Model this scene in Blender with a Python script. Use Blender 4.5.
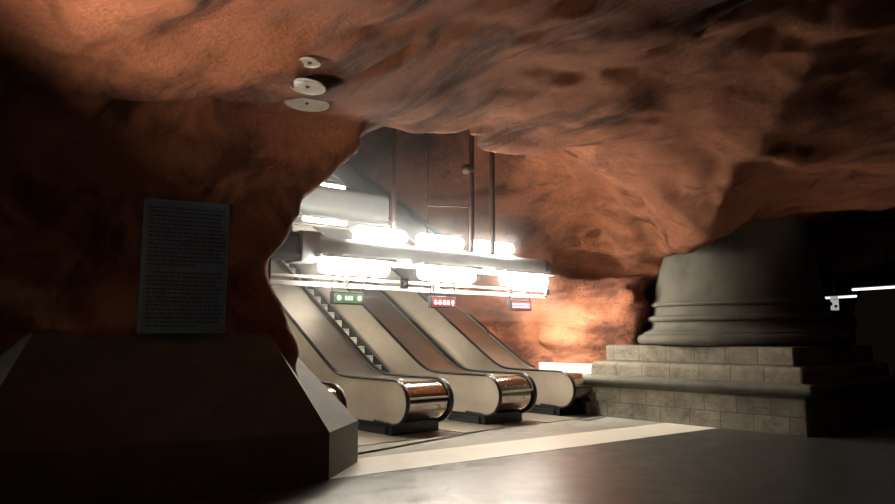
import bpy, bmesh, math, random
import numpy as np
from mathutils import Vector, Matrix

for o in list(bpy.data.objects):
    bpy.data.objects.remove(o)
SC = bpy.context.scene
COL = SC.collection
random.seed(7)

# ------------------------------------------------------------------ camera
F = 720.0
PITCH = math.atan(83.0 / F)
EYE = 1.7
cam_d = bpy.data.cameras.new('camera')
cam = bpy.data.objects.new('camera', cam_d)
COL.objects.link(cam)
cam.location = (0, 0, EYE)
cam.rotation_euler = (math.pi / 2 + PITCH, 0, 0)
cam_d.sensor_width = 36.0
cam_d.lens = F / 895.0 * 36.0
cam_d.clip_start = 0.05
cam_d.clip_end = 200
SC.camera = cam

# ------------------------------------------------------------------ world, exposure
w = bpy.data.worlds.new('world')
SC.world = w
w.use_nodes = True
w.node_tree.nodes['Background'].inputs['Color'].default_value = (0.9, 0.6, 0.45, 1)
w.node_tree.nodes['Background'].inputs['Strength'].default_value = 0.004
vs = SC.view_settings
SC.display_settings.display_device = 'sRGB'
vs.view_transform = 'Standard'
vs.look = 'None'
vs.gamma = 1.0
vs.exposure = 0.0
vs.use_curve_mapping = False

# ------------------------------------------------------------------ light levels (tuned here)
TUBE_LOW = 85.0       # emission strength of the lamps under the first gantry
TUBE_UP = 80.0        # lamps on top of the first gantry
TUBE_FAR = 30.0
LAMP_COL = (1.0, 0.90, 0.76)

def lamp(name, kind, loc, aim, energy, color, size=0.3, angle=None, blend=1.0, size_y=None):
    d = bpy.data.lights.new(name, kind)
    d.energy = energy
    d.color = color
    if kind == 'AREA':
        d.size = size
        if size_y:
            d.shape = 'RECTANGLE'
            d.size_y = size_y
    else:
        d.shadow_soft_size = size
    if kind == 'SPOT':
        d.spot_size = math.radians(angle)
        d.spot_blend = blend
    o = bpy.data.objects.new(name, d)
    COL.objects.link(o)
    o.location = loc
    v = Vector(aim) - Vector(loc)
    o.rotation_euler = v.to_track_quat('-Z', 'Y').to_euler()
    return o

# uplighters and lamps of the hall, behind and beside the camera, plus added fills
lamp('uplighter_left', 'SPOT', (-2.9, 3.3, 2.3), (-1.9, 5.9, 4.3), 1100, (1.0, 0.80, 0.62), 0.12, 70, 1.0)
lamp('uplighter_right', 'SPOT', (2.2, 1.6, 2.6), (2.0, 7.0, 4.7), 7, (1.0, 0.68, 0.5), 0.15, 100, 1.0)
lamp('pier_fill', 'SPOT', (0.5, -1.5, 1.5), (-3.0, 8.5, 3.9), 165, (1.0, 0.80, 0.68), 0.4, 44)  # fill added from behind, aimed up at the pier and off the plinth
lamp('hall_light_left', 'SPOT', (-7.0, 6.3, 0.8), (-5.1, 7.4, 1.4), 70, (0.95, 1.0, 0.7), 0.2, 50)
lamp('shadow_fill', 'AREA', (1.5, -2.0, 3.6), (3.5, 8.0, 0.5), 5, (1.0, 0.92, 0.8), 2.5)  # soft fill added behind the camera to lift the darkest tones
lamp('passage_light', 'SPOT', (9.4, 11.0, 2.0), (7.0, 11.6, 3.7), 150, (1.0, 0.78, 0.62), 0.2, 80)

# ------------------------------------------------------------------ frame of the escalators
U = Vector((-0.670, 0.742)).normalized()      # the way the escalators climb
V = Vector((U.y, -U.x))                       # across them, to the right
P1 = Vector((-1.0, 12.5))      # the row of newels
ROT_T = math.atan2(U.y, U.x)                  # local +X along the climb, local +Y to the LEFT of it (= -V)

def RT(r, t, z=0.0):
    p = P1 + V * r + U * t
    return Vector((p.x, p.y, z))

SLOPE = 0.63
def climb(t, tb=2.1, s=0.13):
    x = (t - tb) / s
    if x > 30:
        return SLOPE * (t - tb)
    return SLOPE * s * math.log1p(math.exp(x))

# spots added at the lowest gantry's right end to brighten the rock wall
lamp('wall_fill_spot', 'SPOT', RT(4.55, 0.3, 2.5), RT(6.0, -0.6, 1.2), 560, LAMP_COL, 0.12, 150)
lamp('wall_fill_spot', 'SPOT', RT(4.55, 1.0, 2.5), RT(6.1, 2.2, 1.5), 480, LAMP_COL, 0.12, 150)

# ------------------------------------------------------------------ materials
def new_mat(name):
    m = bpy.data.materials.new(name)
    m.use_nodes = True
    nt = m.node_tree
    b = nt.nodes['Principled BSDF']
    return m, nt, b

def mix_color(nt, fac, a, b):
    n = nt.nodes.new('ShaderNodeMix')
    n.data_type = 'RGBA'
    for i, x in ((0, fac), (6, a), (7, b)):
        if isinstance(x, (tuple, list)):
            n.inputs[i].default_value = (*x, 1) if len(x) == 3 else x
        elif isinstance(x, (int, float)):
            n.inputs[i].default_value = x
        else:
            nt.links.new(x, n.inputs[i])
    return n.outputs[2]

def noise_node(nt, vec, scale, detail=4, rough=0.6, dist=0.0):
    n = nt.nodes.new('ShaderNodeTexNoise')
    n.inputs['Scale'].default_value = scale
    n.inputs['Detail'].default_value = detail
    n.inputs['Roughness'].default_value = rough
    n.inputs['Distortion'].default_value = dist
    nt.links.new(vec, n.inputs['Vector'])
    return n.outputs['Fac']

def ramp(nt, val, lo, hi, a=0.0, b=1.0):
    n = nt.nodes.new('ShaderNodeMapRange')
    n.inputs['From Min'].default_value = lo
    n.inputs['From Max'].default_value = hi
    n.inputs['To Min'].default_value = a
    n.inputs['To Max'].default_value = b
    nt.links.new(val, n.inputs['Value'])
    return n.outputs['Result']

def coords(nt, which='Object', scale=(1, 1, 1), rot=(0, 0, 0)):
    c = nt.nodes.new('ShaderNodeTexCoord')
    m = nt.nodes.new('ShaderNodeMapping')
    m.inputs['Scale'].default_value = scale
    m.inputs['Rotation'].default_value = rot
    nt.links.new(c.outputs[which], m.inputs['Vector'])
    return m.outputs['Vector']

def add_bump(nt, b, height, strength=0.5, dist=0.02, prev=None):
    n = nt.nodes.new('ShaderNodeBump')
    n.inputs['Strength'].default_value = strength
    n.inputs['Distance'].default_value = dist
    nt.links.new(height, n.inputs['Height'])
    if prev is not None:
        nt.links.new(prev, n.inputs['Normal'])
    nt.links.new(n.outputs['Normal'], b.inputs['Normal'])
    return n.outputs['Normal']

def simple(name, color, rough=0.5, metal=0.0, var=0.15, vscale=6.0, bump=0.0, spec=None, emit=None, estr=0.0):
    m, nt, b = new_mat(name)
    v = coords(nt)
    n = noise_node(nt, v, vscale, 5, 0.6)
    c2 = tuple(c * (1 - var) for c in color)
    c1 = tuple(min(1, c * (1 + var * 0.5)) for c in color)
    nt.links.new(mix_color(nt, ramp(nt, n, 0.3, 0.7), c2, c1), b.inputs['Base Color'])
    b.inputs['Roughness'].default_value = rough
    b.inputs['Metallic'].default_value = metal
    if spec is not None:
        b.inputs['Specular IOR Level'].default_value = spec
    if bump:
        add_bump(nt, b, noise_node(nt, v, vscale * 6, 4, 0.6), bump, 0.01)
    if emit:
        b.inputs['Emission Color'].default_value = (*emit, 1)
        b.inputs['Emission Strength'].default_value = estr
    return m

def rock_material():
    m, nt, b = new_mat('painted_rock')
    v = coords(nt)
    n1 = noise_node(nt, v, 0.55, 6, 0.62, 0.4)
    n2 = noise_node(nt, v, 3.2, 8, 0.7, 0.3)
    c = mix_color(nt, ramp(nt, n1, 0.32, 0.68), (0.28, 0.095, 0.050), (0.60, 0.240, 0.128))
    c = mix_color(nt, ramp(nt, n2, 0.58, 0.80, 0.0, 0.65), c, (0.16, 0.062, 0.038))
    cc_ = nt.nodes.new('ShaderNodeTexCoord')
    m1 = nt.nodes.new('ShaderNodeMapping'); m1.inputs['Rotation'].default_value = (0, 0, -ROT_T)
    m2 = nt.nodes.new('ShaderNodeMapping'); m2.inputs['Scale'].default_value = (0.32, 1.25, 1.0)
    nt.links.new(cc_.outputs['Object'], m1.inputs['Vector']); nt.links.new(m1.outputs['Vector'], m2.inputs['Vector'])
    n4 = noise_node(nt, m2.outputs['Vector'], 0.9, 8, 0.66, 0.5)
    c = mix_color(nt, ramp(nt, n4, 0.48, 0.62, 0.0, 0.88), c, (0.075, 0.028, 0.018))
    # dark seams that follow the strata
    v2 = coords(nt, scale=(0.5, 0.5, 1.7), rot=(0.25, 0.12, 0.3))
    n3 = noise_node(nt, v2, 1.5, 7, 0.62, 0.25)
    c = mix_color(nt, ramp(nt, n3, 0.60, 0.74, 0.0, 0.75), c, (0.055, 0.022, 0.014))
    nt.links.new(c, b.inputs['Base Color'])
    b.inputs['Roughness'].default_value = 0.82
    b.inputs['Specular IOR Level'].default_value = 0.25
    f1 = noise_node(nt, v2, 2.4, 9, 0.68, 0.1)
    f2 = noise_node(nt, v, 16, 7, 0.75)
    p = add_bump(nt, b, f1, 1.0, 0.34)
    f3 = noise_node(nt, v, 5.0, 8, 0.72)
    p = add_bump(nt, b, f3, 1.0, 0.26, p)
    add_bump(nt, b, f2, 1.0, 0.09, p)
    return m

def concrete_material(name, a, bb, rough=0.8, bump=0.4):
    m, nt, b = new_mat(name)
    v = coords(nt)
    n = noise_node(nt, v, 2.0, 7, 0.65, 0.2)
    c = mix_color(nt, ramp(nt, n, 0.3, 0.7), a, bb)
    s = noise_node(nt, coords(nt, scale=(6, 6, 0.7)), 1.6, 5, 0.6)
    c = mix_color(nt, ramp(nt, s, 0.55, 0.8, 0, 0.5), c, tuple(x * 0.55 for x in a))
    nt.links.new(c, b.inputs['Base Color'])
    b.inputs['Roughness'].default_value = rough
    add_bump(nt, b, noise_node(nt, v, 30, 5, 0.6), bump, 0.01)
    return m

def ashlar_material():
    m, nt, b = new_mat('ashlar_stone')
    v = coords(nt, 'UV')
    br = nt.nodes.new('ShaderNodeTexBrick')
    br.inputs['Scale'].default_value = 1.0
    br.inputs['Brick Width'].default_value = 0.62
    br.inputs['Row Height'].default_value = 0.31
    br.inputs['Mortar Size'].default_value = 0.008
    br.inputs['Mortar Smooth'].default_value = 0.3
    br.inputs['Color1'].default_value = (0.24, 0.215, 0.16, 1)
    br.inputs['Color2'].default_value = (0.135, 0.122, 0.094, 1)
    br.inputs['Mortar'].default_value = (0.05, 0.045, 0.034, 1)
    nt.links.new(v, br.inputs['Vector'])
    o = coords(nt)
    n = noise_node(nt, o, 2.2, 8, 0.7, 0.3)
    c = mix_color(nt, ramp(nt, n, 0.38, 0.66, 0.0, 0.85), br.outputs['Color'], (0.075, 0.068, 0.052))
    nt.links.new(c, b.inputs['Base Color'])
    b.inputs['Roughness'].default_value = 0.85
    p = add_bump(nt, b, br.outputs['Fac'], -0.7, 0.015)
    p = add_bump(nt, b, noise_node(nt, o, 4, 7, 0.7), 0.7, 0.08, p)
    add_bump(nt, b, noise_node(nt, o, 18, 7, 0.7), 0.8, 0.03, p)
    return m

def floor_material(name, a, bb, rough, tile=None, speck=0.5):
    m, nt, b = new_mat(name)
    v = coords(nt)
    n = noise_node(nt, v, 0.8, 6, 0.6)
    c = mix_color(nt, ramp(nt, n, 0.3, 0.7), a, bb)
    sp = noise_node(nt, v, 90, 2, 0.5)
    c = mix_color(nt, ramp(nt, sp, 0.5, 0.75, 0, speck), c, tuple(min(1, x * 1.9) for x in a))
    if tile:
        br = nt.nodes.new('ShaderNodeTexBrick')
        br.offset = 0.0
        br.inputs['Scale'].default_value = 1.0
        br.inputs['Brick Width'].default_value = tile
        br.inputs['Row Height'].default_value = tile
        br.inputs['Mortar Size'].default_value = 0.006
        br.inputs['Color1'].default_value = (1, 1, 1, 1)
        br.inputs['Color2'].default_value = (0.93, 0.93, 0.93, 1)
        br.inputs['Mortar'].default_value = (0.7, 0.7, 0.7, 1)
        nt.links.new(coords(nt, 'Object', rot=(0, 0, -ROT_T)), br.inputs['Vector'])
        mm = nt.nodes.new('ShaderNodeMix')
        mm.data_type = 'RGBA'
        mm.blend_type = 'MULTIPLY'
        mm.inputs[0].default_value = 1.0
        nt.links.new(c, mm.inputs[6])
        nt.links.new(br.outputs['Color'], mm.inputs[7])
        c = mm.outputs[2]
    nt.links.new(c, b.inputs['Base Color'])
    r = noise_node(nt, v, 2.5, 6, 0.65)
    nt.links.new(ramp(nt, r, 0.3, 0.7, rough * 0.75, rough * 1.3), b.inputs['Roughness'])
    add_bump(nt, b, noise_node(nt, v, 3.0, 3, 0.5), 0.15, 0.01)
    return m

def steel_material(name, color, rough=0.28, streak=0.5, axis=(1, 1, 30)):
    m, nt, b = new_mat(name)
    v = coords(nt, scale=axis)
    n = noise_node(nt, v, 4.0, 5, 0.6)
    big = noise_node(nt, coords(nt), 1.7, 5, 0.65)
    nt.links.new(mix_color(nt, ramp(nt, big, 0.3, 0.7), tuple(c * 0.8 for c in color), color), b.inputs['Base Color'])
    b.inputs['Metallic'].default_value = 1.0
    nt.links.new(ramp(nt, n, 0.2, 0.8, rough * (1 - streak * 0.4), rough * (1 + streak * 0.4)), b.inputs['Roughness'])
    return m

def glow_material(name, color, strength):
    m = bpy.data.materials.new(name)
    m.use_nodes = True
    nt = m.node_tree
    nt.nodes.clear()
    e = nt.nodes.new('ShaderNodeEmission')
    e.inputs['Color'].default_value = (*color, 1)
    e.inputs['Strength'].default_value = strength
    o = nt.nodes.new('ShaderNodeOutputMaterial')
    nt.links.new(e.outputs[0], o.inputs[0])
    return m

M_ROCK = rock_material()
M_CONC = concrete_material('plinth_concrete', (0.065, 0.063, 0.050), (0.115, 0.109, 0.086))
M_CONC_D = concrete_material('dark_concrete', (0.055, 0.052, 0.042), (0.085, 0.078, 0.06))
M_ASH = ashlar_material()
M_STONE = concrete_material('column_stone', (0.05, 0.047, 0.036), (0.10, 0.092, 0.07), 0.85, 0.6)
M_FLOOR = floor_material('dark_floor_stone', (0.030, 0.033, 0.032), (0.045, 0.046, 0.043), 0.36, 1.2, 0.25)
M_FLOOR_G = floor_material('grey_floor_stone', (0.22, 0.215, 0.19), (0.29, 0.282, 0.245), 0.4, 0.6, 0.3)
M_FLOOR_W = floor_material('pale_floor_stone', (0.58, 0.56, 0.49), (0.66, 0.64, 0.56), 0.42, None, 0.2)
M_MAT = simple('entrance_mat', (0.07, 0.075, 0.075), 0.8, 0, 0.3, 40)
M_STEEL = steel_material('brushed_steel', (0.62, 0.58, 0.51), 0.38)
M_STEEL_P = simple('satin_side_panel', (0.74, 0.68, 0.58), 0.33, 0.6, 0.12, 2)
M_STEEL_D = steel_material('polished_nose_steel', (0.50, 0.42, 0.37), 0.16)
M_RUBBER = simple('black_rubber', (0.012, 0.012, 0.012), 0.35, 0, 0.2, 10)
M_KICK = simple('dark_kickplate', (0.035, 0.04, 0.042), 0.35, 0.3, 0.3, 8)
M_STEP = simple('ribbed_step_tread', (0.06, 0.062, 0.06), 0.45, 0.4, 0.2, 8)
M_RISER = simple('pale_step_riser', (0.60, 0.60, 0.56), 0.42, 0.35, 0.2, 8)
M_BODY = simple('blue_grey_gantry_paint', (0.42, 0.49, 0.52), 0.45, 0.1, 0.12, 3)
M_BODY_D = simple('dark_gantry_paint', (0.07, 0.08, 0.085), 0.45, 0.2, 0.12, 3)
M_RAIL = simple('white_rail_paint', (0.42, 0.42, 0.40), 0.4, 0.1, 0.1, 3)
M_POLE = simple('rusty_pole_paint', (0.035, 0.016, 0.012), 0.6, 0.2, 0.3, 5)
M_DISC = simple('grey_disc_enamel', (0.36, 0.35, 0.31), 0.45, 0.1, 0.2, 9)
M_BLACK = simple('black_plastic', (0.02, 0.02, 0.02), 0.4, 0, 0.2, 9)
M_PLAQUE = simple('blue_grey_slate', (0.045, 0.085, 0.12), 0.5, 0.0, 0.35, 5, 0.2)
M_PLAQUE_F = simple('plaque_frame', (0.085, 0.115, 0.125), 0.5, 0.3, 0.3, 6)
M_INK = simple('dark_lettering', (0.016, 0.02, 0.028), 0.7, 0, 0.2, 9)
M_WHITE = simple('white_panel', (0.78, 0.76, 0.70), 0.5, 0, 0.08, 3)
M_LOW = glow_material('lamp_low_glow', LAMP_COL, TUBE_LOW)
M_UP = glow_material('lamp_up_glow', LAMP_COL, TUBE_UP)
M_FAR = glow_material('lamp_far_glow', LAMP_COL, TUBE_FAR)
M_STRIP = glow_material('strip_glow', (0.95, 0.97, 1.0), 1.6)
M_GREEN = glow_material('green_led', (0.60, 1.0, 0.50), 2.0)
M_RED = glow_material('red_led', (1.0, 0.50, 0.50), 3.0)
M_LEDBG_G = simple('green_display_face', (0.12, 0.17, 0.12), 0.4, 0, 0.1, 5, emit=(0.25, 0.42, 0.25), estr=0.35)
M_LEDBG_R = simple('red_display_face', (0.25, 0.05, 0.05), 0.4, 0, 0.1, 5, emit=(0.7, 0.13, 0.14), estr=0.5)

# ------------------------------------------------------------------ mesh helpers
class MB:
    def __init__(self):
        self.v, self.f, self.uv = [], [], {}
    def add(self, vs, fs, M=None):
        k = len(self.v)
        for p in vs:
            p = Vector(p)
            self.v.append(M @ p if M else p)
        for f in fs:
            self.f.append([i + k for i in f])
    def box(self, c, s, M=None, bev=0.0):
        x, y, z = [a / 2 for a in s]
        b = min(bev, x * .9, y * .9, z * .9)
        if b <= 0:
            vs = [(c[0] + i * x, c[1] + j * y, c[2] + k * z) for i in (-1, 1) for j in (-1, 1) for k in (-1, 1)]
            fs = [(0, 1, 3, 2), (4, 6, 7, 5), (0, 4, 5, 1), (2, 3, 7, 6), (0, 2, 6, 4), (1, 5, 7, 3)]
            self.add(vs, fs, M)
        else:
            bm = bmesh.new()
            bmesh.ops.create_cube(bm, size=1)
            for v in bm.verts:
                v.co = Vector((v.co.x * 2 * x, v.co.y * 2 * y, v.co.z * 2 * z))
            bmesh.ops.bevel(bm, geom=list(bm.edges), offset=b, segments=2, affect='EDGES', profile=0.6)
            bm.verts.index_update()
            self.add([v.co + Vector(c) for v in bm.verts], [[v.index for v in f.verts] for f in bm.faces], M)
            bm.free()
    def tube(self, pts, r, seg=10, M=None, cap=True):
        pts = [Vector(p) for p in pts]
        rings = []
        n = None
        for i, p in enumerate(pts):
            a = pts[max(0, i - 1)]
            b = pts[min(len(pts) - 1, i + 1)]
            d = (b - a).normalized()
            if n is None:
                n = d.orthogonal().normalized()
            n = (n - d * n.dot(d)).normalized()
            m = d.cross(n)
            rr = r[i] if isinstance(r, (list, tuple)) else r
            rings.append([p + (n * math.cos(t) + m * math.sin(t)) * rr for t in [2 * math.pi * k / seg for k in range(seg)]])
        vs = [q for ring in rings for q in ring]
        fs = []
        for i in range(len(rings) - 1):
            for k in range(seg):
                fs.append((i * seg + k, i * seg + (k + 1) % seg, (i + 1) * seg + (k + 1) % seg, (i + 1) * seg + k))
        if cap:
            fs.append(list(range(seg))[::-1])
            fs.append([(len(rings) - 1) * seg + k for k in range(seg)])
        self.add(vs, fs, M)
    def lathe(self, prof, seg=48, M=None):
        vs, fs = [], []
        for (r, z) in prof:
            for k in range(seg):
                a = 2 * math.pi * k / seg
                vs.append((r * math.cos(a), r * math.sin(a), z))
        for i in range(len(prof) - 1):
            for k in range(seg):
                fs.append((i * seg + k, i * seg + (k + 1) % seg, (i + 1) * seg + (k + 1) % seg, (i + 1) * seg + k))
        fs.append(list(range(seg))[::-1])
        fs.append([(len(prof) - 1) * seg + k for k in range(seg)])
        self.add(vs, fs, M)
    def sheet(self, rows, close=False, M=None):
        """rows: list of equal length point lists"""
        n = len(rows[0])
        vs = [p for r in rows for p in r]
        fs = []
        for i in range(len(rows) - 1):
            for k in range(n if close else n - 1):
                k2 = (k + 1) % n
                fs.append((i * n + k, i * n + k2, (i + 1) * n + k2, (i + 1) * n + k))
        if close:
            fs.append(list(range(n))[::-1])
            fs.append([(len(rows) - 1) * n + k for k in range(n)])
        self.add(vs, fs, M)
    def build(self, name, mat, parent=None, smooth=None, uvfn=None):
        me = bpy.data.meshes.new(name)
        me.from_pydata([tuple(v) for v in self.v], [], self.f)
        me.update()
        bm = bmesh.new()
        bm.from_mesh(me)
        bmesh.ops.recalc_face_normals(bm, faces=bm.faces)
        bm.to_mesh(me)
        bm.free()
        me.materials.append(mat)
        if uvfn:
            l = me.uv_layers.new(name='uv')
            for p in me.polygons:
                for li in p.loop_indices:
                    l.data[li].uv = uvfn(me.vertices[me.loops[li].vertex_index].co, p)
        if smooth:
            for p in me.polygons:
                p.use_smooth = True
            me.set_sharp_from_angle(angle=math.radians(smooth))
        o = bpy.data.objects.new(name, me)
        COL.objects.link(o)
        if parent is not None:
            o.parent = parent
        return o

def tag(o, label, cat, group=None, kind=None):
    if label:
        o['label'] = label
    if cat:
        o['category'] = cat
    if group:
        o['group'] = group
    if kind:
        o['kind'] = kind
    return o

def thing(name, label, cat, loc=(0, 0, 0), rz=0.0, group=None):
    o = bpy.data.objects.new(name, None)
    COL.objects.link(o)
    o.empty_display_size = 0.2
    o.location = loc
    o.rotation_euler = (0, 0, rz)
    return tag(o, label, cat, group)

def copy_thing(o, loc, label=None, rz=None, parent=None):
    c = o.copy()
    COL.objects.link(c)
    if parent is None:
        c.location = loc
        if rz is not None:
            c.rotation_euler = (0, 0, rz)
        if label:
            c['label'] = label
    else:
        c.parent = parent
    for ch in list(o.children):
        copy_thing(ch, None, parent=c)
    return c

def struct(o):
    o['kind'] = 'structure'
    return o

# ------------------------------------------------------------------ the cave: one rock field, meshed with surface nets
VOX = 0.07
X0, X1, Y0, Y1, Z0, Z1 = -13.0, 15.0, -3.0, 29.0, -0.4, 12.0
nx, ny, nz = [int(round((b - a) / VOX)) + 1 for a, b in ((X0, X1), (Y0, Y1), (Z0, Z1))]
gx = (X0 + VOX * np.arange(nx, dtype=np.float32))[:, None, None]
gy = (Y0 + VOX * np.arange(ny, dtype=np.float32))[None, :, None]
gz = (Z0 + VOX * np.arange(nz, dtype=np.float32))[None, None, :]

def vnoise(cell, seed):
    rng = np.random.RandomState(seed)
    dims, idx = [], []
    for n, c in zip((nx, ny, nz), cell):
        q = np.arange(n, dtype=np.float32) * VOX / c
        i = np.floor(q).astype(int)
        fr = q - i
        fr = fr * fr * fr * (fr * (fr * 6 - 15) + 10)
        dims.append(i[-1] + 2)
        idx.append((i, fr.astype(np.float32)))
    L = rng.uniform(-1, 1, dims).astype(np.float32)
    i, fr = idx[2]; L = L[:, :, i] * (1 - fr)[None, None, :] + L[:, :, i + 1] * fr[None, None, :]
    i, fr = idx[1]; L = L[:, i, :] * (1 - fr)[None, :, None] + L[:, i + 1, :] * fr[None, :, None]
    i, fr = idx[0]; L = L[i, :, :] * (1 - fr)[:, None, None] + L[i + 1, :, :] * fr[:, None, None]
    return L

def smin(a, b, k):
    h = np.maximum(k - np.abs(a - b), 0.0) / k
    return np.minimum(a, b) - h * h * k * 0.25

def smax(a, b, k):
    return -smin(-a, -b, k)

def sstep(x, a, b):
    q = np.clip((x - a) / (b - a), 0, 1)
    return q * q * (3 - 2 * q)

rx = gx + 1.0
ry = gy - 12.5
R = V.x * rx + V.y * ry
T = U.x * rx + U.y * ry
# hall ceiling
zc = 4.85 - 0.25 * np.exp(-((gx + 0.1) / 0.6) ** 2 - ((gy - 11.2) / 0.9) ** 2) + 0.55 * np.exp(-((gx + 1.5) / 0.9) ** 2 - ((gy - 10.2) / 1.4) ** 2) - 0.65 * sstep(-gx, -0.9, 1.8) - 0.11 * np.maximum(gx - 1.8, 0) - 0.15 * sstep(-gy, -7, -2)
zc = zc + 0.17 * np.clip(10.4 - gy, 0, 4.5) * sstep(gx + 0.25 * (gy - 8), 0.3, 3.2)
zc = zc + 0.28 * np.sin(gx * 0.9 + gy * 0.35 + 0.6) * sstep(gx, 0.5, 3.0)
hall = smin(zc - gz, (-0.35 - T) + 0 * gz, 0.9)
hall = smin(hall, gx + 7.6 + 0 * gz, 1.0)
# the pier that carries the plaque
WD = Vector((0.887, 0.462)).normalized()
ND = Vector((-WD.y, WD.x))
CP = Vector((-2.25, 9.35))
face = -((gx - CP.x) * ND.x + (gy - CP.y) * ND.y) + 0 * gz       # > 0 in front of the pier
rl = np.interp(gz, [0, 1.6, 2.15, 2.7, 3.1, 3.5, 3.9, 4.2, 4.6, 5.5, 12], [-2.5, -2.5, -2.66, -2.93, -2.68, -2.45, -2.22, -2.08, -1.95, -1.5, -0.9]).astype(np.float32)
right_of_pier = (R - rl)
not_pier = smax(face - 0.10 * np.sin(gz * 1.7 + 0.4), right_of_pier, 0.35)
hall = smin(hall, not_pier, 0.9)
# the shaft
zs = 8.3 + 0.22 * np.maximum(T, 0)
lean = np.maximum(gz - 2.4, 0) * (0.10 + 0.42 * (1 - sstep(T, 0.5, 6.0)))
shaft = smin(R - rl, 6.25 - lean - R, 0.8)
shaft = smin(shaft, T + 1.55 + 0.18 * np.maximum(R - 2.0, 0) + 0 * gz, 0.5)
shaft = smin(shaft, zs - gz, 1.2)
shaft = smin(shaft, 15.5 - T + 0 * gz, 0.8)
# shaft is open to the hall only below the brow
air = smax(hall, shaft, 0.3 + 1.6 * sstep(R, 2.5, 5.5))
# rock shoulder between the shaft and the column
shoulder = smin(smin(R - 5.45, T + 1.35, 0.4), 5.0 - R + 3.0 + 0 * gz, 0.5)
air = smin(air, -shoulder, 0.6)
# the ceiling hangs low over the left of the column
air = smin(air, 3.35 + 0.32 * np.maximum(gx - 4.6, 0) + 0.16 * np.maximum(R - 7.5, 0) * 0 + 0.9 * np.maximum(4.6 - gx, 0) + 0.5 * np.maximum(12.6 - gy, 0) - gz, 0.8)
# hollow in the right-hand wall
def ell(c, ax, rad, ang=0.0):
    dx, dy, dz = gx - c[0], gy - c[1], gz - c[2]
    a = dx * ax[0] + dy * ax[1]
    b = -dx * ax[1] + dy * ax[0]
    a2 = a * math.cos(ang) + dz * math.sin(ang)
    z2 = -a * math.sin(ang) + dz * math.cos(ang)
    q = np.sqrt((a2 / rad[0]) ** 2 + (b / rad[1]) ** 2 + (z2 / rad[2]) ** 2)
    return (1 - q) * min(rad)
def march(px, py):
    d = Vector(((px - 447.5) / F, math.cos(PITCH) - (252 - py) / F * math.sin(PITCH), math.sin(PITCH) + (252 - py) / F * math.cos(PITCH)))
    k = 5.0
    while k < 28:
        q = Vector((0, 0, EYE)) + d * k
        i = (int(round((q.x - X0) / VOX)), int(round((q.y - Y0) / VOX)), int(round((q.z - Z0) / VOX)))
        if i[0] >= nx or i[1] >= ny or i[2] >= nz or air[i] < 0:
            break
        k += 0.05
    return q
# crevice where ceiling and pier meet
air = smax(air, ell((-1.95, 8.1, 4.15), (0.95, 0.3), (0.75, 0.35, 0.28), 0.1), 0.2)
# noise in the rock
air_plain = air.copy()
air = air + 0.13 * vnoise((2.7, 2.2, 1.5), 11)
air += 0.12 * vnoise((1.6, 1.1, 0.6), 12)
air += 0.075 * vnoise((0.9, 0.7, 0.36), 13)
air += 0.045 * vnoise((0.42, 0.36, 0.26), 14)
air += 0.02 * vnoise((0.2, 0.2, 0.16), 16)
near = np.abs(air) < 0.7
ii = np.nonzero(near)
wx = X0 + VOX * ii[0]; wy = Y0 + VOX * ii[1]; wz = Z0 + VOX * ii[2]
wr = ((wx + 1) * V.x + (wy - 12.5) * V.y); wt = ((wx + 1) * U.x + (wy - 12.5) * U.y)
def gnoise(a, b, c, seed):
    rng = np.random.RandomState(seed)
    L = rng.uniform(-1, 1, (64, 64, 64)).astype(np.float32)
    out = 0
    ia, ib, ic = np.floor(a).astype(int), np.floor(b).astype(int), np.floor(c).astype(int)
    fa, fb, fc_ = a - ia, b - ib, c - ic
    fa, fb, fc_ = [q * q * (3 - 2 * q) for q in (fa, fb, fc_)]
    for i in (0, 1):
        for j in (0, 1):
            for k in (0, 1):
                out = out + L[(ia + i) & 63, (ib + j) & 63, (ic + k) & 63] * (fa if i else 1 - fa) * (fb if j else 1 - fb) * (fc_ if k else 1 - fc_)
    return out
warp = gnoise(wr * 0.5, wt * 0.4, wz * 0.5, 30) * 0.8
ra = 1 - 2 * np.abs(gnoise((wr + warp) / 1.15, wt / 3.0, wz / 0.8 + 0.35 * wr, 31))
rc = gnoise(wr / 0.7, wt / 0.9, wz / 0.5, 33)
rb = 1 - 2 * np.abs(gnoise((wr + 0.25 * wt + warp) / 0.5, wt / 1.4, wz / 0.38, 32))
hallw = sstep(wx, -1.5, 1.0)
air[ii] += ((0.13 * np.clip(ra, -1, 1) * (0.45 + 0.75 * hallw)) + 0.075 * rb + 0.05 * rc).astype(np.float32)
del near, ii, ra, rb, warp
edge_w = 0.6 * np.exp(-((R + 2.4) / 1.1) ** 2) * sstep(T, -5.0, -3.5)
air = (air * (1 - edge_w) + air_plain * edge_w).astype(np.float32)
del air_plain
for px, py, rad in ((568, 262, (0.55, 0.9, 0.34)), (590, 266, (0.8, 1.1, 0.30)), (622, 270, (0.85, 0.7, 0.15))):
    q = march(px, py)
    air = smax(air, ell(q, (0.75, -0.66), rad, -0.03), 0.06)

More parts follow.
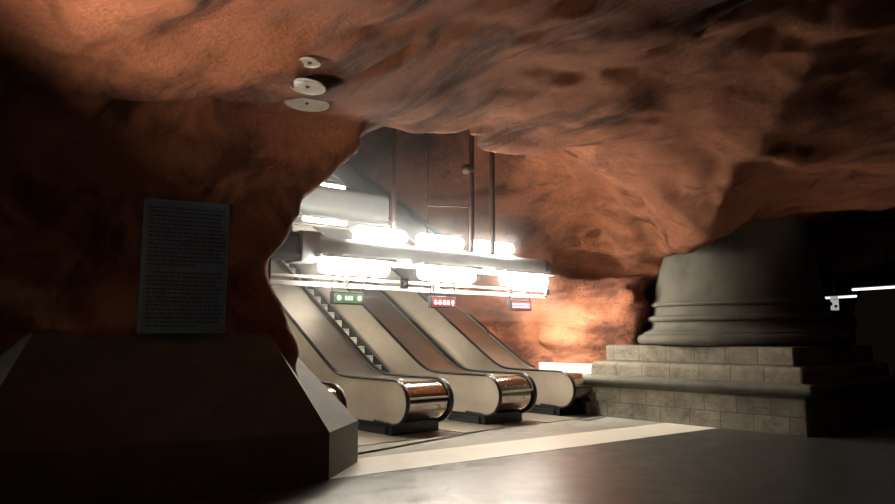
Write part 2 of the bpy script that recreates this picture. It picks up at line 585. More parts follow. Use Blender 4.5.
def surface_nets(f):
    s = f > 0
    nxx, nyy, nzz = f.shape
    cnt = np.zeros((nxx - 1, nyy - 1, nzz - 1), np.uint8)
    corner = [(i, j, k) for i in (0, 1) for j in (0, 1) for k in (0, 1)]
    for i, j, k in corner:
        cnt += s[i:nxx - 1 + i, j:nyy - 1 + j, k:nzz - 1 + k]
    act = (cnt > 0) & (cnt < 8)
    ci = np.argwhere(act)
    vid = -np.ones(act.shape, np.int32)
    vid[act] = np.arange(len(ci))
    acc = np.zeros((len(ci), 3), np.float64)
    num = np.zeros(len(ci))
    for a in corner:
        for ax in range(3):
            if a[ax]:
                continue
            b = list(a); b[ax] = 1
            fa = f[ci[:, 0] + a[0], ci[:, 1] + a[1], ci[:, 2] + a[2]]
            fb = f[ci[:, 0] + b[0], ci[:, 1] + b[1], ci[:, 2] + b[2]]
            m = (fa > 0) != (fb > 0)
            tt = fa[m] / (fa[m] - fb[m])
            p = np.tile(np.array(a, np.float64), (m.sum(), 1))
            p[:, ax] += tt
            acc[m] += p
            num[m] += 1
    vs = (ci + acc / num[:, None]) * VOX + np.array([X0, Y0, Z0])
    quads = []
    for ax in range(3):
        sl0 = [slice(None)] * 3; sl1 = [slice(None)] * 3
        sl0[ax] = slice(0, -1); sl1[ax] = slice(1, None)
        ch = s[tuple(sl0)] != s[tuple(sl1)]
        pos = s[tuple(sl0)]
        o1, o2 = [(1, 2), (2, 0), (0, 1)][ax]
        e = np.argwhere(ch)
        ok = (e[:, o1] > 0) & (e[:, o2] > 0) & (e[:, o1] < f.shape[o1] - 1) & (e[:, o2] < f.shape[o2] - 1)
        e = e[ok]
        d1 = np.zeros(3, int); d1[o1] = 1
        d2 = np.zeros(3, int); d2[o2] = 1
        g = lambda q: vid[q[:, 0], q[:, 1], q[:, 2]]
        q = np.stack([g(e - d1 - d2), g(e - d2), g(e), g(e - d1)], 1)
        flip = pos[e[:, 0], e[:, 1], e[:, 2]]
        q[flip] = q[flip][:, ::-1]
        quads.append(q)
    return vs, np.concatenate(quads)

rv, rq = surface_nets(air)
del air, hall, shaft, not_pier, face, right_of_pier
rq = rq[:, ::-1]
me = bpy.data.meshes.new('rock_all')
me.vertices.add(len(rv)); me.vertices.foreach_set('co', rv.astype(np.float32).ravel())
me.loops.add(len(rq) * 4); me.loops.foreach_set('vertex_index', rq.astype(np.int32).ravel())
me.polygons.add(len(rq)); me.polygons.foreach_set('loop_start', np.arange(0, len(rq) * 4, 4, dtype=np.int32))
me.update(calc_edges=True)
vn = np.zeros(len(rv) * 3, np.float32)
me.vertex_normals.foreach_get('vector', vn)
vn = vn.reshape(-1, 3)
bpy.data.meshes.remove(me)
fc = rv[rq].mean(1)
fn = vn[rq].mean(1)
fr = (fc[:, 0] + 1) * V.x + (fc[:, 1] - 12.5) * V.y
ft = (fc[:, 0] + 1) * U.x + (fc[:, 1] - 12.5) * U.y
keep = fc[:, 2] > -0.35
up = fn[:, 2] < -0.62
is_ceiling = (up & (fc[:, 2] > 3.0)) | (fc[:, 2] > 8.0)
left = (~is_ceiling) & (fr < -0.5)
right = (~is_ceiling) & (~left) & (fr > 0) & (ft < 12)
back = ~(is_ceiling | left | right)
for nm, msk in (('ceiling', is_ceiling), ('wall_left', left), ('wall_right', right), ('wall_back', back)):
    q = rq[msk & keep]
    if len(q) == 0:
        continue
    used, inv = np.unique(q, return_inverse=True)
    inv = inv.reshape(q.shape)
    me = bpy.data.meshes.new(nm)
    me.vertices.add(len(used)); me.vertices.foreach_set('co', rv[used].astype(np.float32).ravel())
    me.loops.add(len(q) * 4); me.loops.foreach_set('vertex_index', inv.astype(np.int32).ravel())
    me.polygons.add(len(q)); me.polygons.foreach_set('loop_start', np.arange(0, len(q) * 4, 4, dtype=np.int32))
    me.update(calc_edges=True)
    me.polygons.foreach_set('use_smooth', np.ones(len(q), bool))
    me.normals_split_custom_set_from_vertices([tuple(n) for n in vn[used]])
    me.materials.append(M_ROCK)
    o = bpy.data.objects.new(nm, me)
    COL.objects.link(o)
    struct(o)

# ------------------------------------------------------------------ floor
def slab(name, pts, z0, z1, mat):
    m = MB()
    n = len(pts)
    m.add([(p[0], p[1], z) for z in (z0, z1) for p in pts],
          [list(range(n))[::-1], [n + k for k in range(n)]] + [(k, (k + 1) % n, n + (k + 1) % n, n + k) for k in range(n)])
    return m.build(name, mat)

struct(slab('floor', [(-13, -3), (15, -3), (15, 29), (-13, 29)], -0.3, 0.0, M_FLOOR))
def xy(r, t):
    p = RT(r, t)
    return (p.x, p.y)
# pale stone band in front of the landing, and the grey landing floor behind it
band_a, band_b = Vector((-1.45, 8.75)), Vector((4.62, 13.25))
bd = (band_b - band_a).normalized()
bn = Vector((-bd.y, bd.x))
p = [band_a - bd * 0.3, band_b + bd * 0.6, band_b + bd * 0.6 + bn * 1.05, band_a - bd * 0.3 + bn * 1.05]
struct(slab('trim_1', [tuple(q) for q in p], -0.1, 0.004, M_FLOOR_W))
p2 = [p[3], p[2], Vector(xy(6.3, 0.2)), Vector(xy(6.3, 2.6)), Vector(xy(-2.6, 2.6)), Vector(xy(-2.6, -1.5))]
struct(slab('trim_2', [tuple(q) for q in p2], -0.1, 0.003, M_FLOOR_G))

# ------------------------------------------------------------------ left plinth under the rock pier
A = Vector((-1.40, 8.74)); B = Vector((-1.21, 9.95))
Cc = Vector((-2.32, 9.40)); D = Vector((-2.60, 10.9))
AL = A - WD * 3.68
CL = Cc - WD * 2.66
t = thing('concrete_plinth', 'dark battered concrete plinth under the rock face with the plaque', 'plinth', (0, 0, 0))
ZB, ZT = 0.55, 1.72
G = AL + Vector((-2.6, 0.9))
lowpts = [A, B, B + U * 0.9, D + Vector((-3.2, 0.5)), G + Vector((-0.4, 1.5)), G, AL]
m = MB()
n = len(lowpts)
m.add([(q.x, q.y, z) for z in (0.0, ZB) for q in lowpts],
      [list(range(n))[::-1], [n + k for k in range(n)]] + [(k, (k + 1) % n, n + (k + 1) % n, n + k) for k in range(n)])
ob = m.build('base_block', M_CONC, t)
m = MB()
GT = CL + Vector((-2.3, 1.1))
low = [A, B, Vector((-2.0, 10.9)), G + Vector((-0.4, 1.5)), G, AL]
top = [Cc, D, D + Vector((-0.1, 0.2)), GT + Vector((-0.3, 0.4)), GT, CL]
n = len(low)
ins = 0.0
m.add([(q.x, q.y, ZB + 0.002) for q in low] + [(q.x, q.y, ZT) for q in top],
      [list(range(n))[::-1], [n + k for k in range(n)]] + [(k, (k + 1) % n, n + (k + 1) % n, n + k) for k in range(n)])
m.build('battered_block', M_CONC, t)

# ------------------------------------------------------------------ column on its square plinth
cc = RT(7.35, -2.6)
t = thing('stone_column', 'massive grey stone column base with round mouldings on a square plinth', 'column', (cc.x, cc.y, 0), ROT_T)
def square_rings(prof):
    m = MB()
    rows = []
    for a, z in prof:
        rr = min(0.05, a * 0.2)
        ring = []
        for sx, sy, a0 in ((1, 1, 0), (-1, 1, 90), (-1, -1, 180), (1, -1, 270)):
            for k in range(4):
                an = math.radians(a0 + k * 30)
                ring.append((sx * (a - rr) + rr * math.cos(an), sy * (a - rr) + rr * math.sin(an), z))
        rows.append(ring)
    m.sheet(rows, close=True)
    return m
def uv_sq(co, p):
    nn = p.normal
    if abs(nn.x) > abs(nn.y):
        return (co.y + 0.13, co.z * 1.0)
    return (co.x + 0.4, co.z * 1.0)
square_rings([(2.25, 0.0), (2.25, 0.62)]).build('plinth_block', M_ASH, t, 30, uv_sq)
prof = [(2.27, 0.62), (2.28, 0.655), (2.33, 0.68)]
prof += [(2.34 + 0.075 * math.sin(a), 0.765 - 0.085 * math.cos(a)) for a in [math.pi * k / 8 for k in range(9)]]
prof += [(2.26, 0.87)]
square_rings(prof).build('cornice', M_STONE, t, 50)
prof = [(2.20, 0.87), (2.20, 1.06)] + [(2.08 + 0.12 * math.cos(a), 1.06 + 0.09 * math.sin(a)) for a in [math.pi / 2 * k / 5 for k in range(1, 6)]]
square_rings(prof).build('upper_plinth_block', M_ASH, t, 50, lambda co, p: (uv_sq(co, p)[0] + 0.2, co.z - 0.84))
square_rings([(1.98, 1.15), (1.98, 1.47), (1.94, 1.49)]).build('setback_block', M_ASH, t, 30, lambda co, p: (uv_sq(co, p)[0] * 1.0, co.z - 1.17))
def torus_prof(r, z0, z1, bulge):
    zc_, h = (z0 + z1) / 2, (z1 - z0) / 2
    return [(r + bulge * math.cos(a), zc_ + h * math.sin(a)) for a in [(-math.pi / 2) + math.pi * k / 10 for k in range(11)]]
m = MB(); m.lathe(torus_prof(2.02, 1.49, 1.72, 0.14), 96); m.build('lower_torus', M_STONE, t, 60)
m = MB(); m.lathe([(2.04, 1.72), (2.02, 1.76), (1.94, 1.78), (1.86, 1.83), (1.82, 1.90), (1.84, 1.97)], 96); m.build('scotia', M_STONE, t, 60)
m = MB(); m.lathe(torus_prof(1.84, 1.97, 2.10, 0.07), 96); m.build('middle_torus', M_STONE, t, 60)
m = MB(); m.lathe([(1.79, 2.10), (1.76, 2.28)], 96); m.build('neck', M_STONE, t, 60)
m = MB(); m.lathe(torus_prof(1.77, 2.28, 2.38, 0.06), 96); m.build('upper_torus', M_STONE, t, 60)
m = MB(); m.lathe([(1.74, 2.38), (1.69, 2.5), (1.66, 2.7), (1.62, 3.0), (1.57, 3.5), (1.54, 4.2), (1.52, 5.2)], 96)
def uv_round(co, p):
    a = math.atan2(co.y, co.x)
    ca = math.atan2(p.center.y, p.center.x)
    if a - ca > math.pi: a -= 2 * math.pi
    if a - ca < -math.pi: a += 2 * math.pi
    return (a * 1.7, co.z * 0.36)
m.build('column_shaft', M_STONE, t, 60)

# ------------------------------------------------------------------ escalators
TMAX = 15.0
UW = 1.08
NOSE = 0.45                                   # the noses reach this far in front of the kickplates
RN = 0.36                                     # nose radius
TS = [RN - RN * math.cos(math.pi / 2 * k / 10) for k in range(11)] + [0.36 + 0.12 * k for k in range(1, 30)] + [4.2 + 0.9 * k for k in range(13)]
TS = [q for q in TS if q <= TMAX]
def z_top(tt):
    if tt < RN:
        return 0.56 + math.sqrt(max(0, RN * RN - (RN - tt) ** 2))
    return 0.92 + climb(tt)
def z_bot(tt):
    if tt < RN:
        return 0.56 - math.sqrt(max(0, RN * RN - (RN - tt) ** 2))
    return 0.20 + max(0.0, climb(tt) - 1.6)

def handrail_mesh(m, y):
    # path: from under the nose, round it and up the incline; flattened section
    path = [(0.9, 0.215), (0.5, 0.20)]
    for k in range(13):
        a = -math.pi / 2 - math.pi * k / 12
        path.append((RN + (RN + 0.015) * math.cos(a), 0.56 + (RN + 0.015) * math.sin(a)))
    path += [(tt, 0.935 + climb(tt)) for tt in TS if tt > RN + 0.05]
    rows = []
    for i, (a, z) in enumerate(path):
        p0 = path[max(0, i - 1)]; p1 = path[min(len(path) - 1, i + 1)]
        d = Vector((p1[0] - p0[0], p1[1] - p0[1])).normalized()
        nn = Vector((-d.y, d.x))
        if nn.y < 0 and i > 14: nn = -nn
        # outward normal: away from the nose centre for the arc
        if i <= 14:
            nn = Vector((a - RN, z - 0.56)).normalized() if i > 1 else Vector((0, -1))
        ring = []
        for k in range(10):
            an = 2 * math.pi * k / 10
            ring.append((a + nn.x * 0.024 * math.sin(an), y + 0.045 * math.cos(an), z + nn.y * 0.024 * math.sin(an)))
        rows.append(ring)
    m.sheet(rows, close=True)

def make_balustrade(label, width, sides=(0, 1)):
    t = thing('escalator_balustrade', label, 'escalator balustrade', (0, 0, 0), ROT_T, None)
    for s in sides:
        y = -0.045 if s == 0 else -(width - 0.045)
        m = MB()
        rows = []
        for a in TS:
            rows.append([(a, y - 0.02, z_bot(a)), (a, y + 0.02, z_bot(a)), (a, y + 0.02, z_top(a) - 0.012), (a, y - 0.02, z_top(a) - 0.012)])
        m.sheet(rows, close=True)
        m.build('side_panel', M_STEEL_P, t, 30)
        m = MB(); handrail_mesh(m, y)
        m.build('handrail', M_RUBBER, t, 60)
    ya, yb = -0.085, -(width - 0.085)
    m = MB()
    rows = []
    for a in [q for q in TS if q >= RN]:
        z = z_top(a) - 0.03
        rows.append([(a, ya, z), (a, yb, z), (a, yb, z - 0.05), (a, ya, z - 0.05)])
    m.sheet(rows, close=True)
    dk = m.build('deck', M_STEEL, t, 30)
    m = MB(); m.box((0, 0, 0), (0.024, 0.024, 0.012))
    sc0 = None
    k = int(abs(yb - ya) / 0.075)
    for j in range(1, k):
        if sc0 is None:
            sc = sc0 = m.build('screw', M_RAIL, dk)
        else:
            sc = sc0.copy(); COL.objects.link(sc); sc.parent = dk
        sc.location = (4.85, ya + (yb - ya) * j / k, 0.893 + climb(4.85))
    # nose sheet
    m = MB()
    rows = []
    for k in range(17):
        a = math.pi / 2 + math.pi * k / 16
        ro, ri = RN - 0.02, RN - 0.05
        rows.append([(RN + ro * math.cos(a), ya, 0.56 + ro * math.sin(a)), (RN + ro * math.cos(a), yb, 0.56 + ro * math.sin(a)),
                     (RN + ri * math.cos(a), yb, 0.56 + ri * math.sin(a)), (RN + ri * math.cos(a), ya, 0.56 + ri * math.sin(a))])
    m.sheet(rows, close=True)
    nose = m.build('nose_panel', M_STEEL_D, t, 40)
    m = MB()
    a = math.radians(168)
    mid = (ya + yb) / 2
    m.box((RN + (RN - 0.012) * math.cos(a), mid, 0.56 + (RN - 0.012) * math.sin(a)), (0.02, abs(yb - ya) - 0.01, 0.035), bev=0.006)
    m.build('bumper_strip', M_STEEL, nose)
    for aa, yy in ((150, .2), (150, .8), (120, .15), (130, .9), (192, .3), (192, .72)):
        a = math.radians(aa)
        c = Vector((RN + (RN - 0.018) * math.cos(a), ya + (yb - ya) * yy, 0.56 + (RN - 0.018) * math.sin(a)))
        d = Vector((math.cos(a), 0, math.sin(a)))
        m = MB(); m.tube([c, c + d * 0.014], 0.014, 10); m.build('bolt', M_STEEL, nose)
    m = MB()
    m.lathe([(0.055, 0), (0.055, 0.015), (0.045, 0.04), (0.028, 0.058), (0.008, 0.066)], 20, Matrix.Translation((RN + 0.02, ya - 0.12, 0.888)))
    m.build('signal_dome', M_WHITE, t, 50)
    m = MB()
    m.box((1.60, -width / 2, 0.10), (2.44, width - 0.02, 0.199), bev=0.008)
    m.build('kickplate', M_KICK, t)
    return t

PITCH_R = 2.22
labels = {0: 'nearest escalator balustrade, mostly hidden behind the battered concrete plinth',
          1: 'steel escalator balustrade ending nearest the camera, left of the visible steps',
          2: 'middle steel escalator balustrade end, between the two red displays and left one',
          3: 'farthest steel escalator balustrade, end standing beside the stone column plinth'}
b1 = make_balustrade(labels[1], UW)
b1.location = RT(0, -NOSE)
b2 = copy_thing(b1, RT(PITCH_R, -NOSE), 'middle one of the three rounded steel balustrade ends')
b3 = copy_thing(b1, RT(2 * PITCH_R, -NOSE), labels[3])
b0 = make_balustrade(labels[0], 0.62, (1,))
b0.location = RT(-1.79, -NOSE)

def make_escalator(label):
    t = thing('escalator', label, 'escalator', (0, 0, 0), ROT_T, 'escalators between the balustrades')
    wd = PITCH_R - UW
    st = MB()
    sd, sh = 0.32, 0.32 * SLOPE
    st.box((sd / 2, 0, -0.02), (sd, wd - 0.14, 0.04))
    nrib = 26
    for k in range(nrib):
        y = -(wd - 0.16) / 2 + (wd - 0.16) * (k + .5) / nrib
        st.box((sd / 2, y, 0.005), (sd, 0.014, 0.012))
    step = st.build('step', M_STEP, t)
    rs = MB()
    rs.box((0.006, 0, -sh / 2), (0.012, wd - 0.14, sh))
    ris = rs.build('riser', M_RISER, step)
    ed = MB()
    ed.box((0.012, 0, 0.006), (0.03, wd - 0.14, 0.016))
    edg = ed.build('nosing', M_RISER, step)
    first = True
    tt = 1.3
    while tt < TMAX - 1.2:
        z = climb(tt + 0.16) + 0.02
        if first:
            s = step; first = False
        else:
            s = step.copy(); COL.objects.link(s); s.parent = t
            for q in (ris, edg):
                c = q.copy(); COL.objects.link(c); c.parent = s
        s.location = (tt, -wd / 2, z)
        tt += sd
    for y in (-0.03, -(wd - 0.03)):
        m = MB()
        rows = []
        for a in [q for q in TS if q > 0.4]:
            z = climb(a)
            rows.append([(a, y - 0.02, z - 0.25), (a, y + 0.02, z - 0.25), (a, y + 0.02, z + 0.14), (a, y - 0.02, z + 0.14)])
        m.sheet(rows, close=True)
        m.build('skirt', M_KICK, t)
    m = MB(); m.box((0.55, -wd / 2, 0.012), (1.5, wd - 0.09, 0.016), bev=0.004)
    m.build('landing_plate', M_STEEL, t)
    m = MB()
    for k in range(40):
        m.box((1.25, -(wd - 0.2) * (k + .5) / 40 - 0.1, 0.026), (0.12, 0.012, 0.012))
    m.build('comb', M_STEEL, t)
    return t
e1 = make_escalator('escalator with pale risers visible, under the green display')
e1.location = RT(UW, -NOSE)
e0 = copy_thing(e1, RT(UW - PITCH_R, -NOSE), 'left escalator, hidden between plinth parapet and nearest balustrade')
e2 = copy_thing(e1, RT(UW + PITCH_R, -NOSE), 'right escalator, behind the middle balustrade end')

# ------------------------------------------------------------------ gantries across the escalators
def RTM(r, t_, z):           # matrix: local X along V (row), local Y along U, local Z up
    p = RT(r, t_, z)
    return Matrix(((V.x, U.x, 0, p.x), (V.y, U.y, 0, p.y), (0, 0, 1, p.z), (0, 0, 0, 1)))
ROT_R = math.atan2(V.y, V.x)

def duct_mesh(length, h, d, rad=0.12):
    m = MB()
    rows = []
    for x in (0, length):
        ring = []
        for sx, sz, a0 in ((1, 1, 0), (-1, 1, 90), (-1, -1, 180), (1, -1, 270)):
            for k in range(6):
                an = math.radians(a0 + k * 18)
                ring.append((x, sx * (d / 2 - rad) + rad * math.cos(an), sz * (h / 2 - rad) + rad * math.sin(an)))
        rows.append(ring)
    m.sheet(rows, close=True)
    return m

g = thing('light_gantry', 'lowest blue-grey gantry beam crossing over the escalator landings', 'gantry', RT(-2.45, 0.75), ROT_R, 'lighting gantries over the escalators')
m = duct_mesh(5.9, 0.42, 0.5, 0.16)
o = m.build('beam', M_BODY, g, 40); o.location = (1.35, 0, 3.18)
m = duct_mesh(0.9, 0.46, 0.5, 0.12); o = m.build('beam_end', M_BODY_D, g, 40); o.location = (0.05, 0, 3.18)
m = duct_mesh(0.34, 0.52, 0.58, 0.05); o = m.build('beam_collar', M_BODY, g, 40); o.location = (0.98, 0, 3.18)
m = duct_mesh(0.18, 0.44, 0.52, 0.17); o = m.build('beam_cap', M_BODY_D, g, 40); o.location = (7.22, 0, 3.18)
for z, y in ((2.68, -0.10),):
    m = MB(); m.box((3.7, y, z), (7.3, 0.05, 0.05), bev=0.01); m.build('rail', M_RAIL, g)
m = MB(); m.box((3.9, -0.05, 2.56), (7.0, 0.07, 0.08), bev=0.01); m.build('rail', M_RAIL, g)
for x in (0.4, 1.9, 3.9, 6.1, 7.2):
    m = MB(); m.box((x, -0.24, 2.78), (0.04, 0.04, 0.5)); m.build('bracket', M_POLE, g)

g2 = thing('light_gantry', 'second blue-grey gantry beam, seen just above the lowest one', 'gantry', RT(-2.45, 5.0), ROT_R, 'lighting gantries over the escalators')
m = duct_mesh(6.0, 0.72, 0.6, 0.2); o = m.build('beam', M_BODY, g2, 40); o.location = (0, 0, 4.95)
m = MB(); m.box((3.0, -0.2, 4.5), (6.2, 0.05, 0.05)); m.build('rail', M_RAIL, g2)
m = MB(); m.box((3.0, -0.2, 4.3), (6.2, 0.05, 0.05)); m.build('rail', M_RAIL, g2)
g3 = thing('light_gantry', 'highest dark gantry beam, farthest up the escalator shaft', 'gantry', RT(-2.45, 8.4), ROT_R, 'lighting gantries over the escalators')
m = duct_mesh(7.0, 0.7, 0.6, 0.2); o = m.build('beam', M_BODY_D, g3, 40); o.location = (0, 0, 6.75)
m = MB(); m.box((4.2, -0.2, 6.25), (5.2, 0.05, 0.05)); m.build('rail', M_RAIL, g3)

# lamps: opal fluorescent luminaires
def make_lamp(label, mat, length, rad, group, up=False):
    t = thing('fluorescent_lamp', label, 'lamp', (0, 0, 0), ROT_R, group)
    m = MB()
    m.box((0, 0.0, -0.02 if up else 0.02), (length + 0.1, rad * (1.2 if up else 3.2), 0.05), bev=0.01)
    m.build('housing', M_RAIL, t)
    m = MB()
    zz = rad * 1.05 + 0.01 if up else -rad * 1.05
    L = length / 2 - rad
    pts = [(-L - rad * math.cos(a), 0, zz) for a in [math.pi / 2 * k / 5 for k in range(6)]]
    rr = [max(0.004, rad * math.sin(a)) for a in [math.pi / 2 * k / 5 for k in range(6)]]
    pts += [(L + rad * math.sin(a), 0, zz) for a in [math.pi / 2 * k / 5 for k in range(6)]]
    rr += [max(0.004, rad * math.cos(a)) for a in [math.pi / 2 * k / 5 for k in range(6)]]
    m.tube(pts, rr, 20)
    m.build('diffuser', mat, t, 60)
    return t
place = ['left', 'middle', 'right']
near = ['above the green display', 'above the left red display', 'above the right red display']
l0 = None
for i, r in enumerate((-0.45, 1.72, 3.95)):
    lb = 'glowing lamp in the lower row, %s' % near[i]
    if l0 is None:
        l0 = make_lamp(lb, M_LOW, 1.45, 0.13, 'lamps below the lowest gantry'); l0.location = RT(r, 0.42, 3.0)
    else:
        copy_thing(l0, RT(r, 0.42, 3.0), lb)
l1 = None
for i, r in enumerate((0.31, 1.79, 3.28)):
    lb = '%s glowing lamp of the three in the upper row' % ['leftmost', 'middle', 'rightmost'][i]
    if l1 is None:
        l1 = make_lamp(lb, M_UP, 1.2, 0.12, 'lamps above the lowest gantry', True); l1.location = RT(r, 0.7, 3.41)
    else:
        copy_thing(l1, RT(r, 0.7, 3.41), lb)
l2 = make_lamp('slim glowing lamp under the second gantry, near the rock edge', M_FAR, 1.25, 0.05, None); l2.location = RT(1.7, 4.8, 4.48)
copy_thing(l2, RT(3.9, 8.2, 6.2), 'slim glowing lamp under the highest gantry, topmost in the opening')
copy_thing(l2, RT(-0.6, 4.8, 4.48), 'slim glowing lamp under the second gantry, left end')

# two small fixtures added to house the wall fill spots
for (tt_, lb) in ((0.3, 'small round added fill lamp under the right end of the lowest gantry, nearer one'), (1.0, 'small round added fill lamp under the right end of the lowest gantry, farther one')):
    t = thing('fill_fixture', lb, 'lamp', RT(4.55, tt_, 2.56), 0, 'added fill lamps of the lowest gantry')
    m = MB(); m.lathe([(0.05, 0.0), (0.06, 0.0), (0.06, 0.12), (0.03, 0.15)], 20); m.build('housing', M_BODY_D, t, 50)
    m = MB(); m.lathe([(0.03, 0.004), (0.048, 0.004)], 20); m.build('lens', M_FAR, t)
    m = MB(); m.tube([(0, 0, 0.14), (0, 0, 0.45)], 0.012, 8); m.build('stem', M_POLE, t)

# inclined duct along the right of the shaft
m = MB()
rows = []
for tt in (2.9, 16.0):
    z = 4.42 + SLOPE * (tt - 3.54)
    rows.append([(tt, 0, z), (tt, -0.45, z), (tt, -0.45, z - 0.5), (tt, 0, z - 0.5)])
t = thing('inclined_duct', 'long dark duct sloping down parallel to the escalators above the gantries', 'duct', RT(3.6, 0), ROT_T)
m.sheet(rows, close=True); m.build('duct_body', M_BODY_D, t)
m = MB(); m.tube([(2.9, 0.02, 4.42 + SLOPE * (2.9 - 3.54) + 0.09), (16, 0.02, 4.42 + SLOPE * (16 - 3.54) + 0.09)], 0.035, 8); m.build('top_rail', M_POLE, t, 60)
m = MB(); m.tube([(2.9, 0.03, 4.42 + SLOPE * (2.9 - 3.54) - 0.53), (16, 0.03, 4.42 + SLOPE * (16 - 3.54) - 0.53)], 0.025, 8); m.build('bottom_rail', M_RAIL, t, 60)

# hanging rods
def rod(px, Yd, ztop, zbot, rad, label):
    X = (px - 447.5) / F * Yd
    m = MB(); m.tube([(X, Yd, zbot), (X, Yd, ztop)], rad, 10)
    o = m.build('hanging_rod', M_POLE, None, 60)
    tag(o, label, 'rod', 'rods hanging from the rock over the gantries')
    return o
rod(393, 13.6, 8.6, 3.35, 0.045, 'dark rod hanging above the leftmost upper lamp, near the duct')
rod(427, 13.9, 8.6, 3.35, 0.012, 'thinnest hanging rod, a hairline left of the knobbed one')
rk = rod(472, 14.4, 8.6, 3.35, 0.055, 'thick dark hanging rod with a knob, left of the close pair')
m = MB(); m.lathe([(0.03, -0.1), (0.12, -0.07), (0.14, 0.0), (0.12, 0.07), (0.03, 0.1)], 14, Matrix.Translation(((468 - 447.5) / F * 14.35, 14.35, 5.05))); m.build('knob', M_POLE, rk, 60)
rod(493, 14.8, 8.6, 3.35, 0.055, 'rightmost thick dark hanging rod above the gantry')

m = MB(); m.tube([((427 - 447.5) / F * 13.9, 13.9, 4.22), ((471 - 447.5) / F * 14.4, 14.4, 4.28)], 0.014, 8)
tag(m.build('cross_bar', M_POLE, None, 60), 'thin level bar joining the hairline rod to the knobbed rod', 'bar')
m = MB(); m.tube([RT(-1.55, 0.75, 3.38), RT(-1.55, 0.75, 4.55)], 0.035, 10)
tag(m.build('thin_post', M_POLE, None, 60), 'short upright post on the left end of the lowest gantry', 'post')

# ------------------------------------------------------------------ displays
def make_display(label, bg, led, glyphs, w_=0.66, h_=0.22):
    t = thing('led_display', label, 'display', (0, 0, 0), ROT_R, 'hanging displays over the escalators')
    m = MB(); m.box((0, 0, 0), (w_, 0.09, h_), bev=0.01); hs = m.build('housing', M_BODY_D, t)
    m = MB(); m.box((0, -0.047, 0), (w_ - 0.05, 0.006, h_ - 0.05)); m.build('screen', bg, t)
    m = MB()
    glyphs(m); m.build('lit_symbols', led, t)
    for x in (-w_ / 2 + 0.02, w_ / 2 - 0.02):
        m = MB(); m.box((x, 0, h_ / 2 + 0.13), (0.018, 0.018, 0.27)); m.build('hanger', M_POLE, t)
    return t
def disc(m, x, z, r, y=-0.053):
    m.add([(x + r * math.cos(2 * math.pi * k / 16), y, z + r * math.sin(2 * math.pi * k / 16)) for k in range(16)], [list(range(16))])
def glyph_green(m):
    disc(m, -0.20, 0, 0.045); disc(m, 0.22, 0, 0.045)
    for k, x in enumerate((-0.06, 0.0, 0.06)):
        m.box((x, -0.053, 0), (0.035, 0.003, 0.07))
    m.box((0, -0.053, -0.02), (0.15, 0.003, 0.02))
def glyph_red(m):
    for x in (-0.22, -0.11, 0.0, 0.10):
        m.box((x, -0.053, 0), (0.06, 0.003, 0.085))
        m.box((x, -0.053, -0.015), (0.085, 0.003, 0.03))
    m.box((0.22, -0.053, 0), (0.045, 0.003, 0.10)); m.box((0.22, -0.053, 0.01), (0.075, 0.003, 0.035))
def glyph_red2(m):
    x = -0.27
    random.seed(5)
    while x < 0.27:
        w2 = random.choice((0.025, 0.035, 0.03))
        m.box((x, -0.053, 0.028), (w2, 0.003, 0.045))
        m.box((x + 0.004, -0.053, -0.03), (w2, 0.003, 0.04))
        x += w2 + 0.012
d = make_display('green lit display over the left escalator', M_LEDBG_G, M_GREEN, glyph_green); d.location = RT(-0.6, 0.42, 2.33)
d = make_display('red lit display with five separate symbols, over the middle escalator', M_LEDBG_R, M_RED, glyph_red); d.location = RT(1.6, 0.42, 2.32)
d = make_display('red lit display with dense text, nearest the bare rock wall', M_LEDBG_R, M_RED, glyph_red2); d.location = RT(3.8, 0.42, 2.32)
t = thing('arrow_sign', 'small black sign with white arrow on the white rail', 'sign', RT(0.62, 0.38, 2.64), ROT_R)
m = MB(); m.box((0, 0, 0), (0.18, 0.04, 0.20), bev=0.008); m.build('sign_plate', M_BLACK, t)
m = MB(); m.add([(-0.05, -0.023, 0.06), (0.055, -0.023, 0.0), (-0.05, -0.023, -0.06), (-0.025, -0.023, 0)], [(0, 3, 1), (3, 2, 1)]); m.build('arrow', M_WHITE, t)

# ------------------------------------------------------------------ discs under the ceiling
from mathutils.bvhtree import BVHTree
ROCK_BVH = BVHTree.FromPolygons([tuple(q) for q in rv], [tuple(int(i) for i in q) for q in rq[(fc[:, 1] < 12) & (fc[:, 1] > 3) & (np.abs(fc[:, 0]) < 6)]])
def ray_dir(px, py):
    return Vector(((px - 447.5) / F, math.cos(PITCH) - (252 - py) / F * math.sin(PITCH), math.sin(PITCH) + (252 - py) / F * math.cos(PITCH)))
def make_disc(px, py, wpx, label, tilt, back):
    """a disc hung just under the rock where the line of sight meets it"""
    o = Vector((0, 0, EYE)); d = ray_dir(px, py)
    hit = ROCK_BVH.ray_cast(o, d.normalized())[0]
    c = hit - d.normalized() * back
    rad = wpx / 2 / F * c.y
    up_ = ROCK_BVH.ray_cast(c, Vector((0, 0, 1)))[0]
    gap = (up_.z - c.z + 0.05) if up_ else 0.3
    t = thing('ceiling_disc', label, 'ceiling disc', c, 0, 'round discs hanging under the rock ceiling')
    t.rotation_euler = (tilt[0], tilt[1], 0)
    m = MB(); m.lathe([(rad * 0.25, 0.03), (rad * 0.9, 0.018), (rad, 0.004), (rad * 0.985, -0.012), (rad * 0.93, -0.012), (rad * 0.90, -0.002), (rad * 0.3, 0.002), (0.01, 0.002)], 40)
    m.build('dish', M_DISC, t, 60)
    m = MB(); m.lathe([(0.012, -0.02), (0.02, -0.012), (0.022, 0.004)], 16); m.build('hub', M_BLACK, t, 60)
    m = MB(); m.tube([(0, 0, 0.02), (0, 0, gap)], 0.02, 8); m.build('stem', M_POLE, t)
    return t
make_disc(309.5, 62.5, 23, 'smallest and uppermost of the three grey ceiling discs', (-0.05, 0.05), 0.10)
